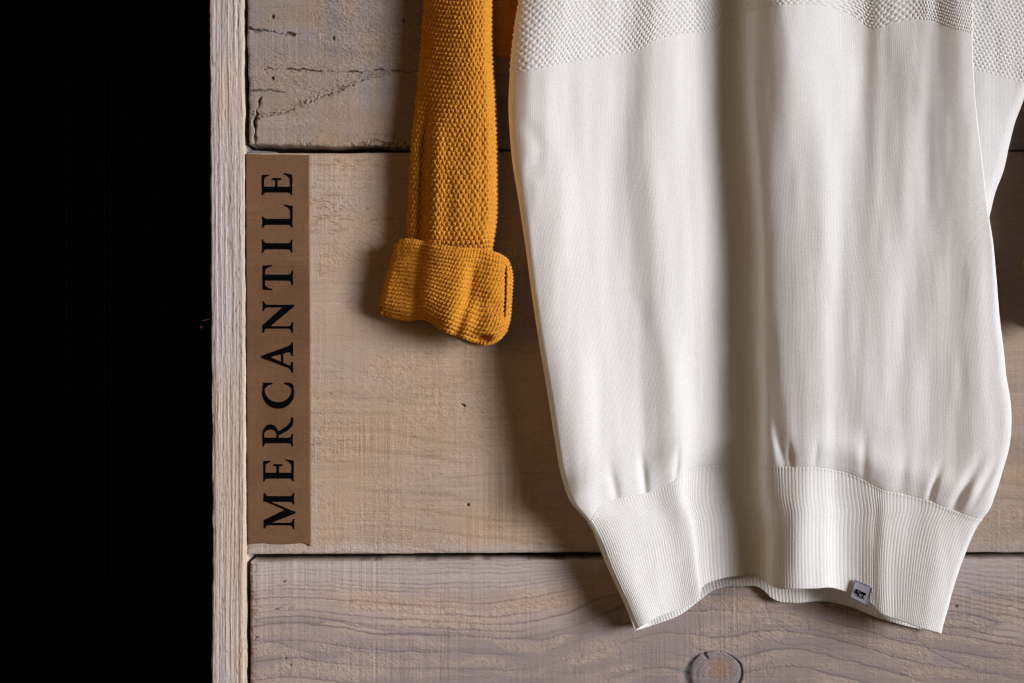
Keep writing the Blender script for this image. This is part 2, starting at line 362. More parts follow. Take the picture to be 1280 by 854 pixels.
def bottom_board(X, Y):
    kx, ky = 893.0, 842.0
    dx, dy = X - kx, Y - ky
    r = np.hypot(dx / 1.0, dy / 1.05)
    # growth-ring scalar: nearly horizontal lines, cathedral figure and lifted round the knot
    cx = curve([(300, 2), (380, 0), (450, 6), (560, 11), (640, 6), (700, -5), (760, -24), (830, -44), (893, -50), (960, -40), (1060, -22), (1160, 2), (1280, 22), (1420, 40)], X)
    G = (Y - 700) - cx * smooth(-10, 60, Y - 700) + 16 * fbm(X / 210 + 1.7, Y / 160, 91, 2) * smooth(20, 80, Y - 700) + 3.0 * fbm(X / 40, Y / 40, 92, 2) + 1.3 * vn(X / 8, Y / 7, 93)
    G = G - 34 * np.exp(-(r / 62) ** 2) * np.sign(ky - Y + 40)
    fine = smooth(105, 60, G)                       # close lines near the top, wide arches lower down
    ph = np.where(G < 46, G / 4.7, np.where(G < 82, 46 / 4.7 + (G - 46) / 8.6, 46 / 4.7 + 36 / 8.6 + (G - 82) / 21.0))
    fr = ph - np.floor(ph)
    edge = np.exp(-((1 - fr) / np.where(G < 46, 0.22, np.where(G < 82, 0.14, 0.045))) ** 2) + np.exp(-(fr / 0.04) ** 2) * 0.6
    early = smooth(0.0, 1.0, fr)
    idn = np.floor(ph)
    on = 0.15 + 0.85 * smooth(-0.25, 0.2, vn(idn * 3.7, X / 120, 95))
    patch = smooth(-0.22, 0.22, fbm(X / 75, G / 16, 97, 3))
    fuzz = 0.05 + 0.22 * patch * smooth(20, 50, Y - 700)
    h, f = common(X, Y, 90, fuzz)
    h += -0.42 * edge * on + 0.25 * (patch - 0.5)
    f += -0.24 * edge * on + 0.05 * (patch - 0.5)
    heart = smooth(60, 100, G + 10 * fbm(X / 80, Y / 40, 110, 2))
    c_smooth = mixc(np.array([0.405, 0.322, 0.278]), np.array([0.300, 0.240, 0.222]), heart)
    c_fuzzy = mixc(np.array([0.425, 0.322, 0.250]), np.array([0.362, 0.280, 0.224]), heart)
    col = c_smooth + (c_fuzzy - c_smooth) * np.clip(patch * 0.8 + 0.3 * fbm(X / 60, Y / 30, 98, 3), 0, 1)[..., None]
    late = smooth(0.45, 1.0, fr) * on * np.where(G < 46, 0.5, np.where(G < 82, 0.7, 1.0))
    col = mixc(col, np.array([0.235, 0.19, 0.188]), 0.55 * late)
    col = mixc(col, np.array([0.20, 0.155, 0.150]), 0.62 * edge * on)
    col = mixc(col, np.array([0.435, 0.365, 0.335]), smooth(44, 14, G + 14 * fbm(X / 120, Y / 30, 99, 2)) * 0.8)
    col = mixc(col, TAN * np.array([0.88, 0.76, 0.68]), np.exp(-((Y - 752) / 7.0) ** 2) * 0.2 * smooth(350, 470, X))
    # knot
    a = np.arctan2(dy, dx)
    kr = np.hypot(dx / 34.0, dy / 28.0) + 0.05 * vn(np.cos(a) * 3 + 9, np.sin(a) * 3, 101)
    inside = smooth(1.0, 0.93, kr)
    rings = np.sin(kr * 26 + 4 * fbm(X / 14, Y / 14, 102, 2))
    kc = mixc(LILAC * 0.60, np.array([0.29, 0.18, 0.12]), np.exp(-((X - 898) / 16.0) ** 2 - ((Y - 836) / 14.0) ** 2))
    kc = kc * (1 + 0.06 * rings)[..., None]
    col = mixc(col, kc, inside); h = h * (1 - 0.5 * inside) + 0.1 * rings * inside
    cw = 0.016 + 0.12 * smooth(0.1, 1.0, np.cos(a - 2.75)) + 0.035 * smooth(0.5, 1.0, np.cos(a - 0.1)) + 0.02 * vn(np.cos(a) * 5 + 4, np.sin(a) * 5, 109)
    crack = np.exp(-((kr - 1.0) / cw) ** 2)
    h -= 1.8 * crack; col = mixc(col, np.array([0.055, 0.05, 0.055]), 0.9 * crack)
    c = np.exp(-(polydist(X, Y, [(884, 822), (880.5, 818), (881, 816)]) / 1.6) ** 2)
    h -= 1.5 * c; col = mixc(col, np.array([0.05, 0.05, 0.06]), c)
    # second small knot swirl
    r2 = np.hypot((X - 962) / 5.0, (Y - 836) / 8.0)
    c = np.exp(-((r2 - 1) / 0.2) ** 2); col = mixc(col, BROWN * 0.8, 0.35 * c); h -= 0.3 * c
    # violet seam lines
    for pts in ([(956, 742), (957, 760), (962, 775), (985, 787), (1030, 790), (1080, 795), (1150, 803), (1160, 812), (1190, 828), (1230, 842), (1280, 851)],
                [(1180, 768), (1225, 770), (1246, 780), (1225, 786), (1180, 785)],
                [(950, 803), (1005, 806), (1030, 810), (1050, 821), (1080, 832), (1130, 842)],
                [(312, 800), (345, 802), (375, 813), (420, 819), (450, 815), (520, 813), (560, 816), (630, 818), (656, 824)],
                [(560, 796), (610, 795), (650, 800), (690, 797), (740, 789), (760, 786)],
                [(313, 778), (380, 776), (450, 782), (500, 791), (560, 793)],
                [(1020, 752), (1060, 768), (1100, 772)], [(1215, 742), (1250, 748), (1282, 755)]):
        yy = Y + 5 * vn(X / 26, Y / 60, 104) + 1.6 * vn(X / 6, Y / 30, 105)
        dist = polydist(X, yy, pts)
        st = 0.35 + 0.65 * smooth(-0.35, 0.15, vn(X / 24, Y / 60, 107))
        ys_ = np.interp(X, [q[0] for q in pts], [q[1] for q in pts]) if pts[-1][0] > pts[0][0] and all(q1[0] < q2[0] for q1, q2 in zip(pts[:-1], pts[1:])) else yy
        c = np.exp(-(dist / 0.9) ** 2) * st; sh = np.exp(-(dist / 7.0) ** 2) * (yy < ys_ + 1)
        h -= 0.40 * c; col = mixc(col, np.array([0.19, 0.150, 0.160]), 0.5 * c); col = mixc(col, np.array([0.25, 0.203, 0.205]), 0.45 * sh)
    for hx, hy, rx, ry in ((355, 727, 2.2, 1.2), (346, 761, 4.0, 0.8), (357, 823, 1.6, 1.0), (363.5, 831, 1.3, 1.3), (320, 797, 2.2, 1.2), (1195, 758, 2, 1.6)):
        g = np.exp(-(((X - hx) / rx) ** 2 + ((Y - hy + 0.25 * (X - hx)) / ry) ** 2))
        h -= 1.5 * g; col = mixc(col, np.array([0.04, 0.03, 0.025]), 0.9 * g)
    # frayed left end
    fe = smooth(324, 313, X); sp = specks(X, Y, 106, 0.0, 4, 2.0) * fe
    h -= 0.7 * sp; col = mixc(col, BROWN, 0.6 * sp)
    row = np.exp(-((Y - 760 - 0.02 * (X - 320)) / 7.0) ** 2) * smooth(420, 320, X)
    sp = specks(X, Y, 108, 0.12, 10, 1.6) * row
    h -= 0.6 * sp; col = mixc(col, BROWN * 0.7, 0.7 * sp)
    return h, col * f[..., None]

def post_face(X, Y):
    w = X + 4.5 * fbm(X / 40, Y / 260, 121, 2) + 1.1 * vn(X / 5, Y / 24, 122) + 0.5 * vn(X / 2, Y / 9, 120)
    rid = vn(w / 1.6, Y / 130, 123) + 0.9 * vn(w / 3.1, Y / 300, 124) + 0.6 * vn(w / 0.95, Y / 34, 125) + 0.6 * vn(w / 8, Y / 400, 119)
    brk = vn(X / 2.4, Y / 9, 118)
    fz = vn(X / 1.2, Y / 2.6, 126) + 0.7 * vn(X / 2.4, Y / 5, 117)
    h = 0.55 * rid + 0.24 * brk + 0.20 * fz
    f = 1 + 0.22 * rid + 0.08 * brk + 0.09 * fz
    col = mixc(np.array([0.47, 0.375, 0.295]), np.array([0.45, 0.395, 0.37]), 0.5 + 1.1 * fbm(X / 20, Y / 130, 127, 3))
    g = smooth(297, 303, X)
    h -= 0.35 * np.exp(-((X - 298 - 2 * vn(Y / 80, 0 * Y, 116)) / 1.4) ** 2)
    col = mixc(col, np.array([0.50, 0.39, 0.28]), 0.5 * g)
    sp = specks(X, Y, 129, 0.36, 1.8, 10); col = mixc(col, BROWN, 0.6 * sp); h -= 0.35 * sp
    return h, col * f[..., None]

def plank(name, xs, ys_t, top, bot, left, right, face, base_d, label, cat, group, soft=2.2, rag=0.8, seed=0, thick=38):
    """board front as a height field with worn edges, sides run back into the wall"""
    x = xs; t = ys_t
    Tt = curve(top, x) + rag * 1.6 * fbm(x / 22, 0 * x + seed, seed + 201, 3)
    Bt = curve(bot, x) + rag * 1.6 * fbm(x / 22, 0 * x + seed, seed + 202, 3)
    Y = Tt[None] + t[:, None] * (Bt - Tt)[None]
    X = np.broadcast_to(x[None], Y.shape).copy()
    # ragged ends
    el = np.exp(-((X - x[0]) / 14.0) ** 2); er = np.exp(-((X - x[-1]) / 14.0) ** 2)
    X += el * (curve(left, Y) - x[0] + rag * 1.6 * fbm(Y / 18, 0 * Y, seed + 203, 3))
    X += er * (curve(right, Y) - x[-1] + rag * 1.6 * fbm(Y / 18, 0 * Y, seed + 204, 3))
    h, col = face(X, Y)
    e = np.minimum(np.minimum(Y - Tt[None], Bt[None] - Y), np.minimum(X - X[:, :1], X[:, -1:] - X))
    e = np.clip(e, 0, None)
    d = base_d + h - soft * np.exp(-e / 1.6)
    V = P(X, Y, d)
    # skirt
    def sk(A, first, dd):
        return A
    Vx = np.pad(V, ((1, 1), (1, 1), (0, 0)), mode='edge')
    Xp = np.pad(X, 1, mode='edge'); Yp = np.pad(Y, 1, mode='edge')
    back = P(Xp, Yp, base_d) ; back[..., 1] = thick / 1000.0
    m = np.zeros(Xp.shape, bool); m[0] = m[-1] = True; m[:, 0] = m[:, -1] = True
    Vx[m] = back[m]
    Vx[m, 0] = np.pad(V, ((1, 1), (1, 1), (0, 0)), mode='edge')[m, 0]
    Vx[m, 2] = np.pad(V, ((1, 1), (1, 1), (0, 0)), mode='edge')[m, 2]
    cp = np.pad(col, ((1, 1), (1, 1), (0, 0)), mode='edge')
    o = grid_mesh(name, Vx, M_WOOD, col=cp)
    return tag(o, label, cat, group)

def spaced(*segs):
    """(start, end, step) runs joined"""
    out = []
    for a, b, s in segs:
        n = max(1, int(round((b - a) / s))); out.append(np.linspace(a, b, n, endpoint=False))
    return np.concatenate(out + [np.array([segs[-1][1]])])

XR = 1420.0
GB = 'wide rough-sawn boards of the wall'
def ts(a, b, s): return np.linspace(0, 1, int((b - a) / s) + 1)
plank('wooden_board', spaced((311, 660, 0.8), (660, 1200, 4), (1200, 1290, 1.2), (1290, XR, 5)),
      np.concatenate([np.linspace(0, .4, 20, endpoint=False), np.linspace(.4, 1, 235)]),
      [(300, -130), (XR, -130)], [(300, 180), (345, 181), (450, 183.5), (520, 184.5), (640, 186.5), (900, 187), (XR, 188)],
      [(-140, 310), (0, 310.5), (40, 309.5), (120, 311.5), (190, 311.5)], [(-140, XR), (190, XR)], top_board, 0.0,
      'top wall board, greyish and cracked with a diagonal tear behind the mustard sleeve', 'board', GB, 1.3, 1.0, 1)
plank('wooden_board', spaced((308, 770, 0.8), (770, 1200, 4), (1200, 1290, 1.1), (1290, XR, 5)), ts(191, 691, 0.85),
      [(300, 191.5), (400, 192), (520, 190.5), (640, 189.5), (XR, 190)], [(300, 692.5), (480, 692), (660, 690.8), (900, 690.3), (1280, 690.3), (XR, 690)],
      [(180, 308), (700, 308.5)], [(180, XR), (700, XR)], middle_board, 0.0,
      'middle wall board in tan wood with the brown lettered tape stuck on it', 'board', GB, 1.6, 0.4, 2)
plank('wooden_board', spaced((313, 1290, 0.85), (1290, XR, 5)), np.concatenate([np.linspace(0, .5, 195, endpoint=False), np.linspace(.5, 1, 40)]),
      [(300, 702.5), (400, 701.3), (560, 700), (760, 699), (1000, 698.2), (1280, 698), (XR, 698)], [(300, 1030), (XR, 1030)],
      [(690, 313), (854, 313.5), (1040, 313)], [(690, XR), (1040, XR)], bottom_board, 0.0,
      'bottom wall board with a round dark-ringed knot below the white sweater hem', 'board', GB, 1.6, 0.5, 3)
plank('wooden_post', spaced((263, 306, 0.6)), spaced((0, 1, 1 / 700.0)),
      [(200, -130), (400, -130)], [(200, 1030), (400, 1030)],
      [(-140, 261.5), (0, 262.3), (180, 263.2), (420, 264.5), (560, 265.5), (700, 266), (854, 264.6), (1040, 264)],
      [(-140, 304), (0, 304.8), (180, 305.5), (400, 306.5), (600, 307.3), (854, 308.3), (1040, 309)], post_face, 2.5,
      'narrow upright wooden post with vertical ridged grain beside the black opening', 'post', None, 1.4, 0.7, 4, 46)

# dark backing added so board gaps read as shaded, and the dark opening
bm = bmesh.new()
x0, _, z0 = P(298, 1020, 0); x1, _, z1 = P(XR, -125, 0)
box(bm, x0, x1, 0.045, 0.075, z0, z1)
tag(bm_obj('board_gap_backing', bm, M_GAPSHADE), kind='structure')
bm = bmesh.new()
a = P(313, 193.5, 0); b_ = P(344, 186.8, 0)
box(bm, a[0], b_[0], 0.009, 0.040, a[2], b_[2])
for v in bm.verts:
    if v.co.x > a[0] + 0.001 and v.co.z > a[2] + 0.001: v.co.z -= 0.0016
o = bm_obj('wood_shim', bm, M_GREYWOOD); tag(o, 'sliver of grey wood showing in the gap above the brown tape', 'wood shim')

def opening():
    bm = bmesh.new()
    X0, X1, Y0, Y1, Z0, Z1 = -0.95, -0.264, 0.05, 0.75, -0.50, 0.46
    v = {}
    for i, x in enumerate((X0, X1)):
        for j, y in enumerate((Y0, Y1)):
            for k, z in enumerate((Z0, Z1)): v[i, j, k] = bm.verts.new((x, y, z))
    q = lambda *k: bm.faces.new([v[a] for a in k])
    q((0,1,0), (1,1,0), (1,1,1), (0,1,1)); q((0,0,0), (0,1,0), (0,1,1), (0,0,1)); q((1,0,0), (1,0,1), (1,1,1), (1,1,0))
    q((0,0,0), (1,0,0), (1,1,0), (0,1,0)); q((0,0,1), (0,1,1), (1,1,1), (1,0,1))
    tag(bm_obj('dark_recess', bm, M_VOID), kind='structure')
opening()
dr = empty('door', (-0.60, 0.42, 0))
tag(dr, 'dark door lost in the dark opening left of the post', 'door')
bm = bmesh.new(); box(bm, -0.24, 0.235, 0.0, 0.03, -0.49, 0.45)
bmesh.ops.bevel(bm, geom=bm.edges[:], offset=0.003, segments=2, affect='EDGES'); bm_obj('door_leaf', bm, M_DOOR, dr)
for xx in (84, 130.5):
    wx = (xx - CX) * S / 1000 * (D + 416) / D + 0.60
    bm = bmesh.new(); box(bm, wx - 0.0007, wx + 0.0007, -0.004, 0.001, -0.30, 0.33)
    bm_obj('panel_edge', bm, M_EDGE, dr)
# small brass catch glinting at the edge of the post
ct = empty('brass_catch', P(252, 409, -12)); tag(ct, 'tiny brass catch glinting in the dark just left of the post', 'catch')
bm = bmesh.new(); bmesh.ops.create_uvsphere(bm, u_segments=14, v_segments=8, radius=0.0016)
for v in bm.verts: v.co.z *= 1.5
o = bm_obj('knob', bm, M_BRASS, ct)
bm = bmesh.new(); box(bm, 0.0005, 0.008, 0.001, 0.003, 0.0055, 0.0068)
for v in bm.verts: v.co.z += (v.co.x) * 0.25
bm_obj('catch_arm', bm, M_BRASS, ct)

# ------------------------------------------------------------------ brown tape with lettering
def tape():
    root = empty('paper_tape', P(347, 436, 0))
    tag(root, 'brown paper tape lettered MERCANTILE running up the middle board by the post', 'tape')
    m, nt, b = new_mat('brown_kraft_tape')
    b.inputs['Roughness'].default_value = 0.55; b.inputs['Specular IOR Level'].default_value = 0.25
    at = N(nt, 'ShaderNodeAttribute', attribute_name='grain'); nt.links.new(at.outputs['Color'], b.inputs['Base Color'])
    tc = N(nt, 'ShaderNodeTexCoord'); no = N(nt, 'ShaderNodeTexNoise'); no.inputs['Scale'].default_value = 700; no.inputs['Detail'].default_value = 3
    nt.links.new(tc.outputs['Object'], no.inputs['Vector'])
    bu = N(nt, 'ShaderNodeBump'); bu.inputs['Strength'].default_value = 0.3; bu.inputs['Distance'].default_value = 0.0003
    nt.links.new(no.outputs['Fac'], bu.inputs['Height']); nt.links.new(bu.outputs[0], b.inputs['Normal'])
    nx, ny = 90, 500
    t = np.linspace(0, 1, nx); s = np.linspace(0, 1, ny)
    T_, S_ = np.meshgrid(t, s)
    top = curve([(0, 192.6), (.3, 193.3), (.6, 193.2), (1, 194)], T_); bot = curve([(0, 680.5), (.25, 679.3), (.45, 680.6), (.7, 680.0), (.88, 679.3), (.95, 681), (1, 683.5)], T_)
    Y = top + S_ * (bot - top)
    L = 307.0 + 2.2 * S_ + 0.5 * vn(Y / 16, 0 * Y, 141); R = 387.0 + 1.9 * S_ + 0.5 * vn(Y / 60, 0 * Y, 142)
    X = L + T_ * (R - L)
    hb, _ = middle_board(X, Y)
    # tape drapes over the board: only part of the relief telegraphs through
    k = np.ones(5) / 5
    for ax in (0, 1): hb = np.apply_along_axis(lambda a: np.convolve(np.pad(a, 2, mode='edge'), k, 'valid'), ax, hb)
    wr = fbm(X / 26, Y / 1.7, 143, 3) * smooth(0.0, 0.3, fbm(X / 60, Y / 55, 144, 2) + 0.10)
    wr2 = vn(X / 50, Y / 2.4, 145) * smooth(200, 240, Y) ** 0
    d = 1.0 + 0.40 * hb + 0.42 * wr + 0.10 * wr2 + 0.12 * fbm(X / 3, Y / 2, 147, 2)
    d -= 0.35 * np.exp(-(np.minimum(T_, 1 - T_) * 80 / 1.0) ** 2)
    d += 0.9 * np.exp(-((T_ - 1) / .05) ** 2 - ((S_ - 1) / .006) ** 2)
    crease = np.exp(-((Y - 332.5) / 0.9) ** 2) * smooth(345, 318, X); d += 0.25 * crease
    c0 = np.array([0.150, 0.077, 0.038])
    f = 1 + 0.22 * fbm(X / 50, Y / 60, 146, 3) + 0.22 * wr + 0.10 * fbm(X / 4, Y / 2.5, 148, 2) + 0.06 * smooth(334, 331, Y)
    col = c0 * f[..., None]
    for hx, hy, rx, ry, a in ((313, 326, 3, 1.6, .5), (317, 326, 2, 1, .4), (341, 367, 4, 2.5, .3), (354.5, 490, 3, 3, .4), (330, 515, 5, 2, .2)):
        g = np.exp(-((X - hx) / rx) ** 2 - ((Y - hy) / ry) ** 2); col = mixc(col, np.array([0.07, 0.06, 0.06]), a * g)
    ds = d.copy(); k2 = np.ones(13) / 13
    for ax in (0, 1): ds = np.apply_along_axis(lambda a: np.convolve(np.pad(a, 6, mode='edge'), k2, 'valid'), ax, ds)
    V = P(X, Y, d)
    o = grid_mesh('tape_strip', V - np.array(root.location), m, root, col=col)
    sol = o.modifiers.new('thickness', 'SOLIDIFY'); sol.thickness = 0.0003; sol.offset = -1
    # ---- letters, drawn in (a along the word, b up) and laid on the tape
    H = 38.4
    def bez(p0, p1, p2, n=8):
        u = np.linspace(0, 1, n)[:, None]; p0, p1, p2 = map(np.array, (p0, p1, p2))
        return [tuple(q) for q in ((1-u)**2 * p0 + 2*u*(1-u) * p1 + u*u * p2)]
    def stem(x0, x1, sl=3.4, sr=3.4, bottom=True, topp=True, t=1.7, stl=None, strr=None):
        stl = sl if stl is None else stl; strr = sr if strr is None else strr
        p = []
        if bottom:
            p += [(x0 - sl, 0.2), ((x0 + x1) / 2, 0.7), (x1 + sr, 0.2), (x1 + sr + .2, t)] + bez((x1 + sr, t), (x1 + .2, t + .2), (x1, t + 4.2), 6)
        else: p += [(x0, 0), (x1, 0)]
        if topp:
            p += bez((x1, H - t - 4.2), (x1 + .2, H - t - .2), (x1 + strr, H - t), 6) + [(x1 + strr + .2, H - .2), ((x0 + x1) / 2, H - .7), (x0 - stl, H - .2)] + bez((x0 - stl, H - t), (x0 - .2, H - t - .2), (x0, H - t - 4.2), 6)
        else: p += [(x1, H), (x0, H)]
        if bottom: p += bez((x0, t + 4.2), (x0 - .2, t + .2), (x0 - sl, t), 6)
        return p
    def arm(x0, x1, b, th, up, ln, out):
        """horizontal arm ending in a beak of length ln going up (+1) or down (-1)"""
        y0, y1 = (b, b + th) if up > 0 else (b, b - th)
        e = y0 + up * ln
        p = [(x0, y0), (x1 - .6, y0), (x1 + .3, y0 + up * .5)] + [(x1 + out, e - up * .6), (x1 + out - .5, e), (x1 + out - 1.4, e - up * .2)]
        p += bez((x1 + out - 2.0, e - up * 1.5), (x1 - 2.6, y1 + up * .3), (x1 - 7, y1), 7) + [(x0, y1)]
        return p
    def E(w):
        return [stem(3.4, 10.8, 3.4, 0), arm(9, w - 2.2, 0.3, 2.6, 1, 10.5, 2.2), arm(9, w - 2.6, H - .3, 2.4, -1, 8.8, .6),
                [(10, 18.6), (18.6, 18.9), (19.2, 14.6), (20.6, 14.2), (21.6, 15.0), (21.6, 25.0), (20.6, 25.8), (19.2, 25.4), (18.6, 21.5), (10, 21.4)]]
    def L_(w): return [stem(3.4, 11.0, 3.4, 3.0), arm(9, w - 2.2, 0.3, 2.7, 1, 10.5, 2.0)]
    def I(w): return [stem(w / 2 - 3.9, w / 2 + 3.9, 4.4, 4.4)]
    def T(w):
        c = w / 2
        return [stem(c - 3.8, c + 3.8, 5.2, 5.2, topp=False), arm(c, w - 1.2, H - .3, 2.6, -1, 11.5, .8),
                [(w - x, y) for x, y in arm(c, w - 1.0, H - .3, 2.6, -1, 12.0, .6)]]
    def Nn(w):
        return [stem(5.2, 8.4, 5.0, 5.0, topp=False), stem(w - 7.8, w - 4.4, 4.6, 4.4, bottom=False),
                [(0.2, H - .2), (9.6, H - .2), (w - 4.4, 9.5), (w - 4.4, -0.8), (w - 6.6, -0.8), (5.4, H - 6.5), (4.6, H - 3.2), (0.2, H - 1.8)]]
    def Mm(w):
        return [stem(4.6, 7.8, 4.4, 4.6, topp=False), stem(w - 11.5, w - 4.2, 3.4, 4.0, topp=False),
                [(0.6, H - .2), (11.2, H - .2), (24.4, 11.2), (21.6, -0.8), (19.4, -0.8), (6.8, H - 7.5), (5.6, H - 3.4), (0.6, H - 1.8)],
                [(w - .5, H - .2), (w - 10.0, H - .2), (20.2, 4.0), (21.6, -0.8), (33.0, 27.0), (w - 11.5, 29.0), (w - 4.2, 20), (w - 4.4, H - 4), (w - .5, H - 1.8)]]
    def A(w):
        c = 20.0
        return [[(4.2, 1.0), (7.4, 1.0), (c + .6, H - 7.5), (c + 1.2, H + 1.2), (c - 1.6, H + 1.2)],
                [(c - 1.8, H + 1.2), (c + 1.2, H + 1.2), (w - 3.0, 1.0), (w - 11.2, 1.0), (c - 1.6, H - 5)],
                [(9.5, 12.4), (26.5, 12.4), (25.7, 14.8), (10.4, 14.8)],
                [(0, .2), (13.4, .2), (13.4, 1.8), (8.6, 3.0), (6.8, 3.6), (4.8, 5.0), (3.8, 2.8), (0, 1.8)],
                [(w - 17, .2), (w, .2), (w, 1.8), (w - 2.6, 2.8), (w - 4.2, 5.4), (w - 12.2, 6.0), (w - 12.6, 3.0), (w - 17, 1.8)]]
    def ring(cx, cy, rx, ry, ix, iy, ox, a0, a1, n=30):
        """quads between an outer and an offset inner ellipse"""
        u = np.radians(np.linspace(a0, a1, n)); out = []
        o = np.stack([cx + rx * np.cos(u), cy + ry * np.sin(u)], 1); i = np.stack([cx + ox + ix * np.cos(u), cy + iy * np.sin(u)], 1)
        for k in range(n - 1): out.append([tuple(i[k]), tuple(o[k]), tuple(o[k+1]), tuple(i[k+1])])
        return out
    def R(w):
        return [stem(4.0, 11.0, 4.0, 4.6, strr=0)] + ring(14.5, 28.3, 13.2, 9.9, 6.2, 7.9, 0.3, -90, 90, 18) \
            + [[(9, H - .2), (14.8, H - .1), (14.8, H - 2.2), (9, H - 2.4)], [(9, 18.4), (14.8, 18.4), (14.8, 20.5), (9, 20.5)],
               [(12.6, 20.2), (18.4, 18.9), (25.8, 7.2), (30.5, 3.0), (36.4, 2.0), (36.6, 0.3), (31.0, -.2), (25.2, 1.4), (19.5, 7.5)]]
    def C(w):
        cx, cy = 19.8, H / 2
        return ring(cx, cy, 19.8, H / 2 + .7, 15.2, H / 2 - 2.2, 3.6, 58, 302, 44) \
            + [[(27.6, H + .2), (31.0, H - 1.4), (31.6, H), (32.6, H), (32.6, H - 11.5), (31.6, H - 12.2), (30.6, H - 11.5), (29.0, H - 6.5), (25.5, H - 3.0), (24, H - 1)],
               [(27.6, -.2), (31.4, 2.0), (32.6, 5), (32.8, 11.2), (31.8, 11.8), (30.8, 11.0), (29.6, 6.8), (26.5, 3.4), (24, 1)]]
    word = [('M', Mm, 661.4, 45.4, 368.3), ('E', E, 601.8, 27.8, 367.6), ('R', R, 558.2, 37.2, 366.6), ('C', C, 511.0, 33.0, 367.2), ('A', A, 466.0, 38.0, 366.6),
            ('N', Nn, 416.2, 39.6, 366.8), ('T', T, 363.2, 32.2, 366.8), ('I', I, 316.6, 17.4, 366.0), ('L', L_, 284.6, 29.0, 366.2), ('E', E, 244.2, 27.8, 365.8)]
    org = np.array(root.location)
    for name, fn, ys, w, xb in word:
        bm = bmesh.new()
        ramp = 0
        for poly in fn(w):
            pts = np.array(poly, float); ramp += 1
            px = xb - pts[:, 1]; py = ys - pts[:, 0]
            ti = np.clip(((px - 308) / 80 * (nx - 1)).round().astype(int), 0, nx - 1); si = np.clip(((py - 193) / 487 * (ny - 1)).round().astype(int), 0, ny - 1)
            vs = [bm.verts.new(q) for q in (P(px, py, ds[si, ti] + 0.55 + 0.004 * ramp) - org)]
            for tri in tessellate_polygon([[Vector((float(q[0]), float(q[1]), 0)) for q in pts]]):
                try: f_ = bm.faces.new([vs[i] for i in tri])
                except ValueError: continue
                f_.normal_update()
                if f_.normal.y > 0: f_.normal_flip()
        o = bm_obj('letter', bm, M_INK, root)
tape()

# ------------------------------------------------------------------ white sweater
YR = [-110, 0, 100, 200, 400, 560, 660, 790]
XT = np.array([   # left edge, crest, mid panel, crease, crease right, slope end, valley, flank base, flank top, ridge, ridge right, valley 2, crease, fold, mid, rim, right edge
    [652, 680, 742, 792, 826, 876, 902, 922, 944, 985, 1022, 1060, 1108, 1146, 1168, 1200, 1214],
    [648, 676, 740, 790, 824, 880, 904, 926, 947, 988, 1025, 1060, 1106, 1144, 1168, 1202, 1216],
    [637, 666, 730, 782, 817, 885, 911, 928, 946, 999, 1030, 1060, 1103, 1138, 1164, 1204, 1218],
    [640, 664, 728, 778, 814, 885, 914, 933, 950, 1001, 1032, 1054, 1100, 1130, 1158, 1208, 1228],
    [669, 687, 748, 790, 828, 882, 916, 940, 957, 1003, 1029, 1045, 1088, 1114, 1150, 1222, 1250],
    [695, 711, 766, 806, 840, 876, 915, 943, 959, 1003, 1030, 1045, 1086, 1111, 1148, 1230, 1261],
    [740, 753, 798, 834, 860, 880, 919, 950, 968, 1006, 1033, 1048, 1092, 1105, 1138, 1200, 1222],
    [795, 804, 832, 860, 878, 892, 925, 954, 970, 1008, 1036, 1051, 1090, 1102, 1126, 1162, 1177]], float)
DT = np.array([
    [38, 42, 36, 29, 31.5, 20, 15, 17, 41, 58, 52, 43, 47, 52.5, 53, 58, 58],
    [39, 43, 36, 29, 31.5, 19, 14, 16, 42, 59, 53, 43, 47, 52.5, 53, 60, 60],
    [41, 45, 37, 29, 32.5, 18, 13, 15, 43, 60, 53, 43, 47, 52.5, 54, 62, 62],
    [42, 46, 37, 29, 32.5, 17, 13, 15, 44, 58, 56, 48.5, 51.5, 55, 55.5, 65, 65],
    [43, 46, 37, 29, 33.0, 18, 15, 17, 45, 59, 58.5, 55, 58, 58, 58.5, 67, 67],
    [43, 46, 37, 29, 32.0, 17, 13, 15, 46, 59, 58.5, 55, 58, 58, 58.5, 66, 66],
    [40, 42, 34, 26, 25, 17, 16, 18, 45.1, 59.2, 52.1, 43, 48, 50, 51, 56, 54],
    [35, 37, 30, 24, 23, 18, 18, 20, 42.9, 52.8, 45.9, 37, 42, 45, 46, 47, 44]], float)
LEFT = [(-120, 654), (0, 648), (40, 642), (70, 638.5), (95, 637), (135, 635.5), (165, 637), (200, 640), (250, 648), (310, 657), (370, 665), (430, 674), (490, 684), (550, 693.5), (600, 703), (630, 715), (652, 734), (664, 741), (710, 761), (765, 786), (787, 795), (800, 800)]
RIGHT = [(-120, 1214), (0, 1216), (60, 1216), (120, 1219), (200, 1228), (275, 1237), (300, 1241), (340, 1245), (400, 1250), (440, 1255), (470, 1258), (500, 1263), (530, 1264.5), (560, 1261.5), (587, 1254), (616, 1245), (640, 1235), (650, 1227), (674, 1214), (694, 1206), (735, 1192), (765, 1184), (787, 1178), (800, 1176)]
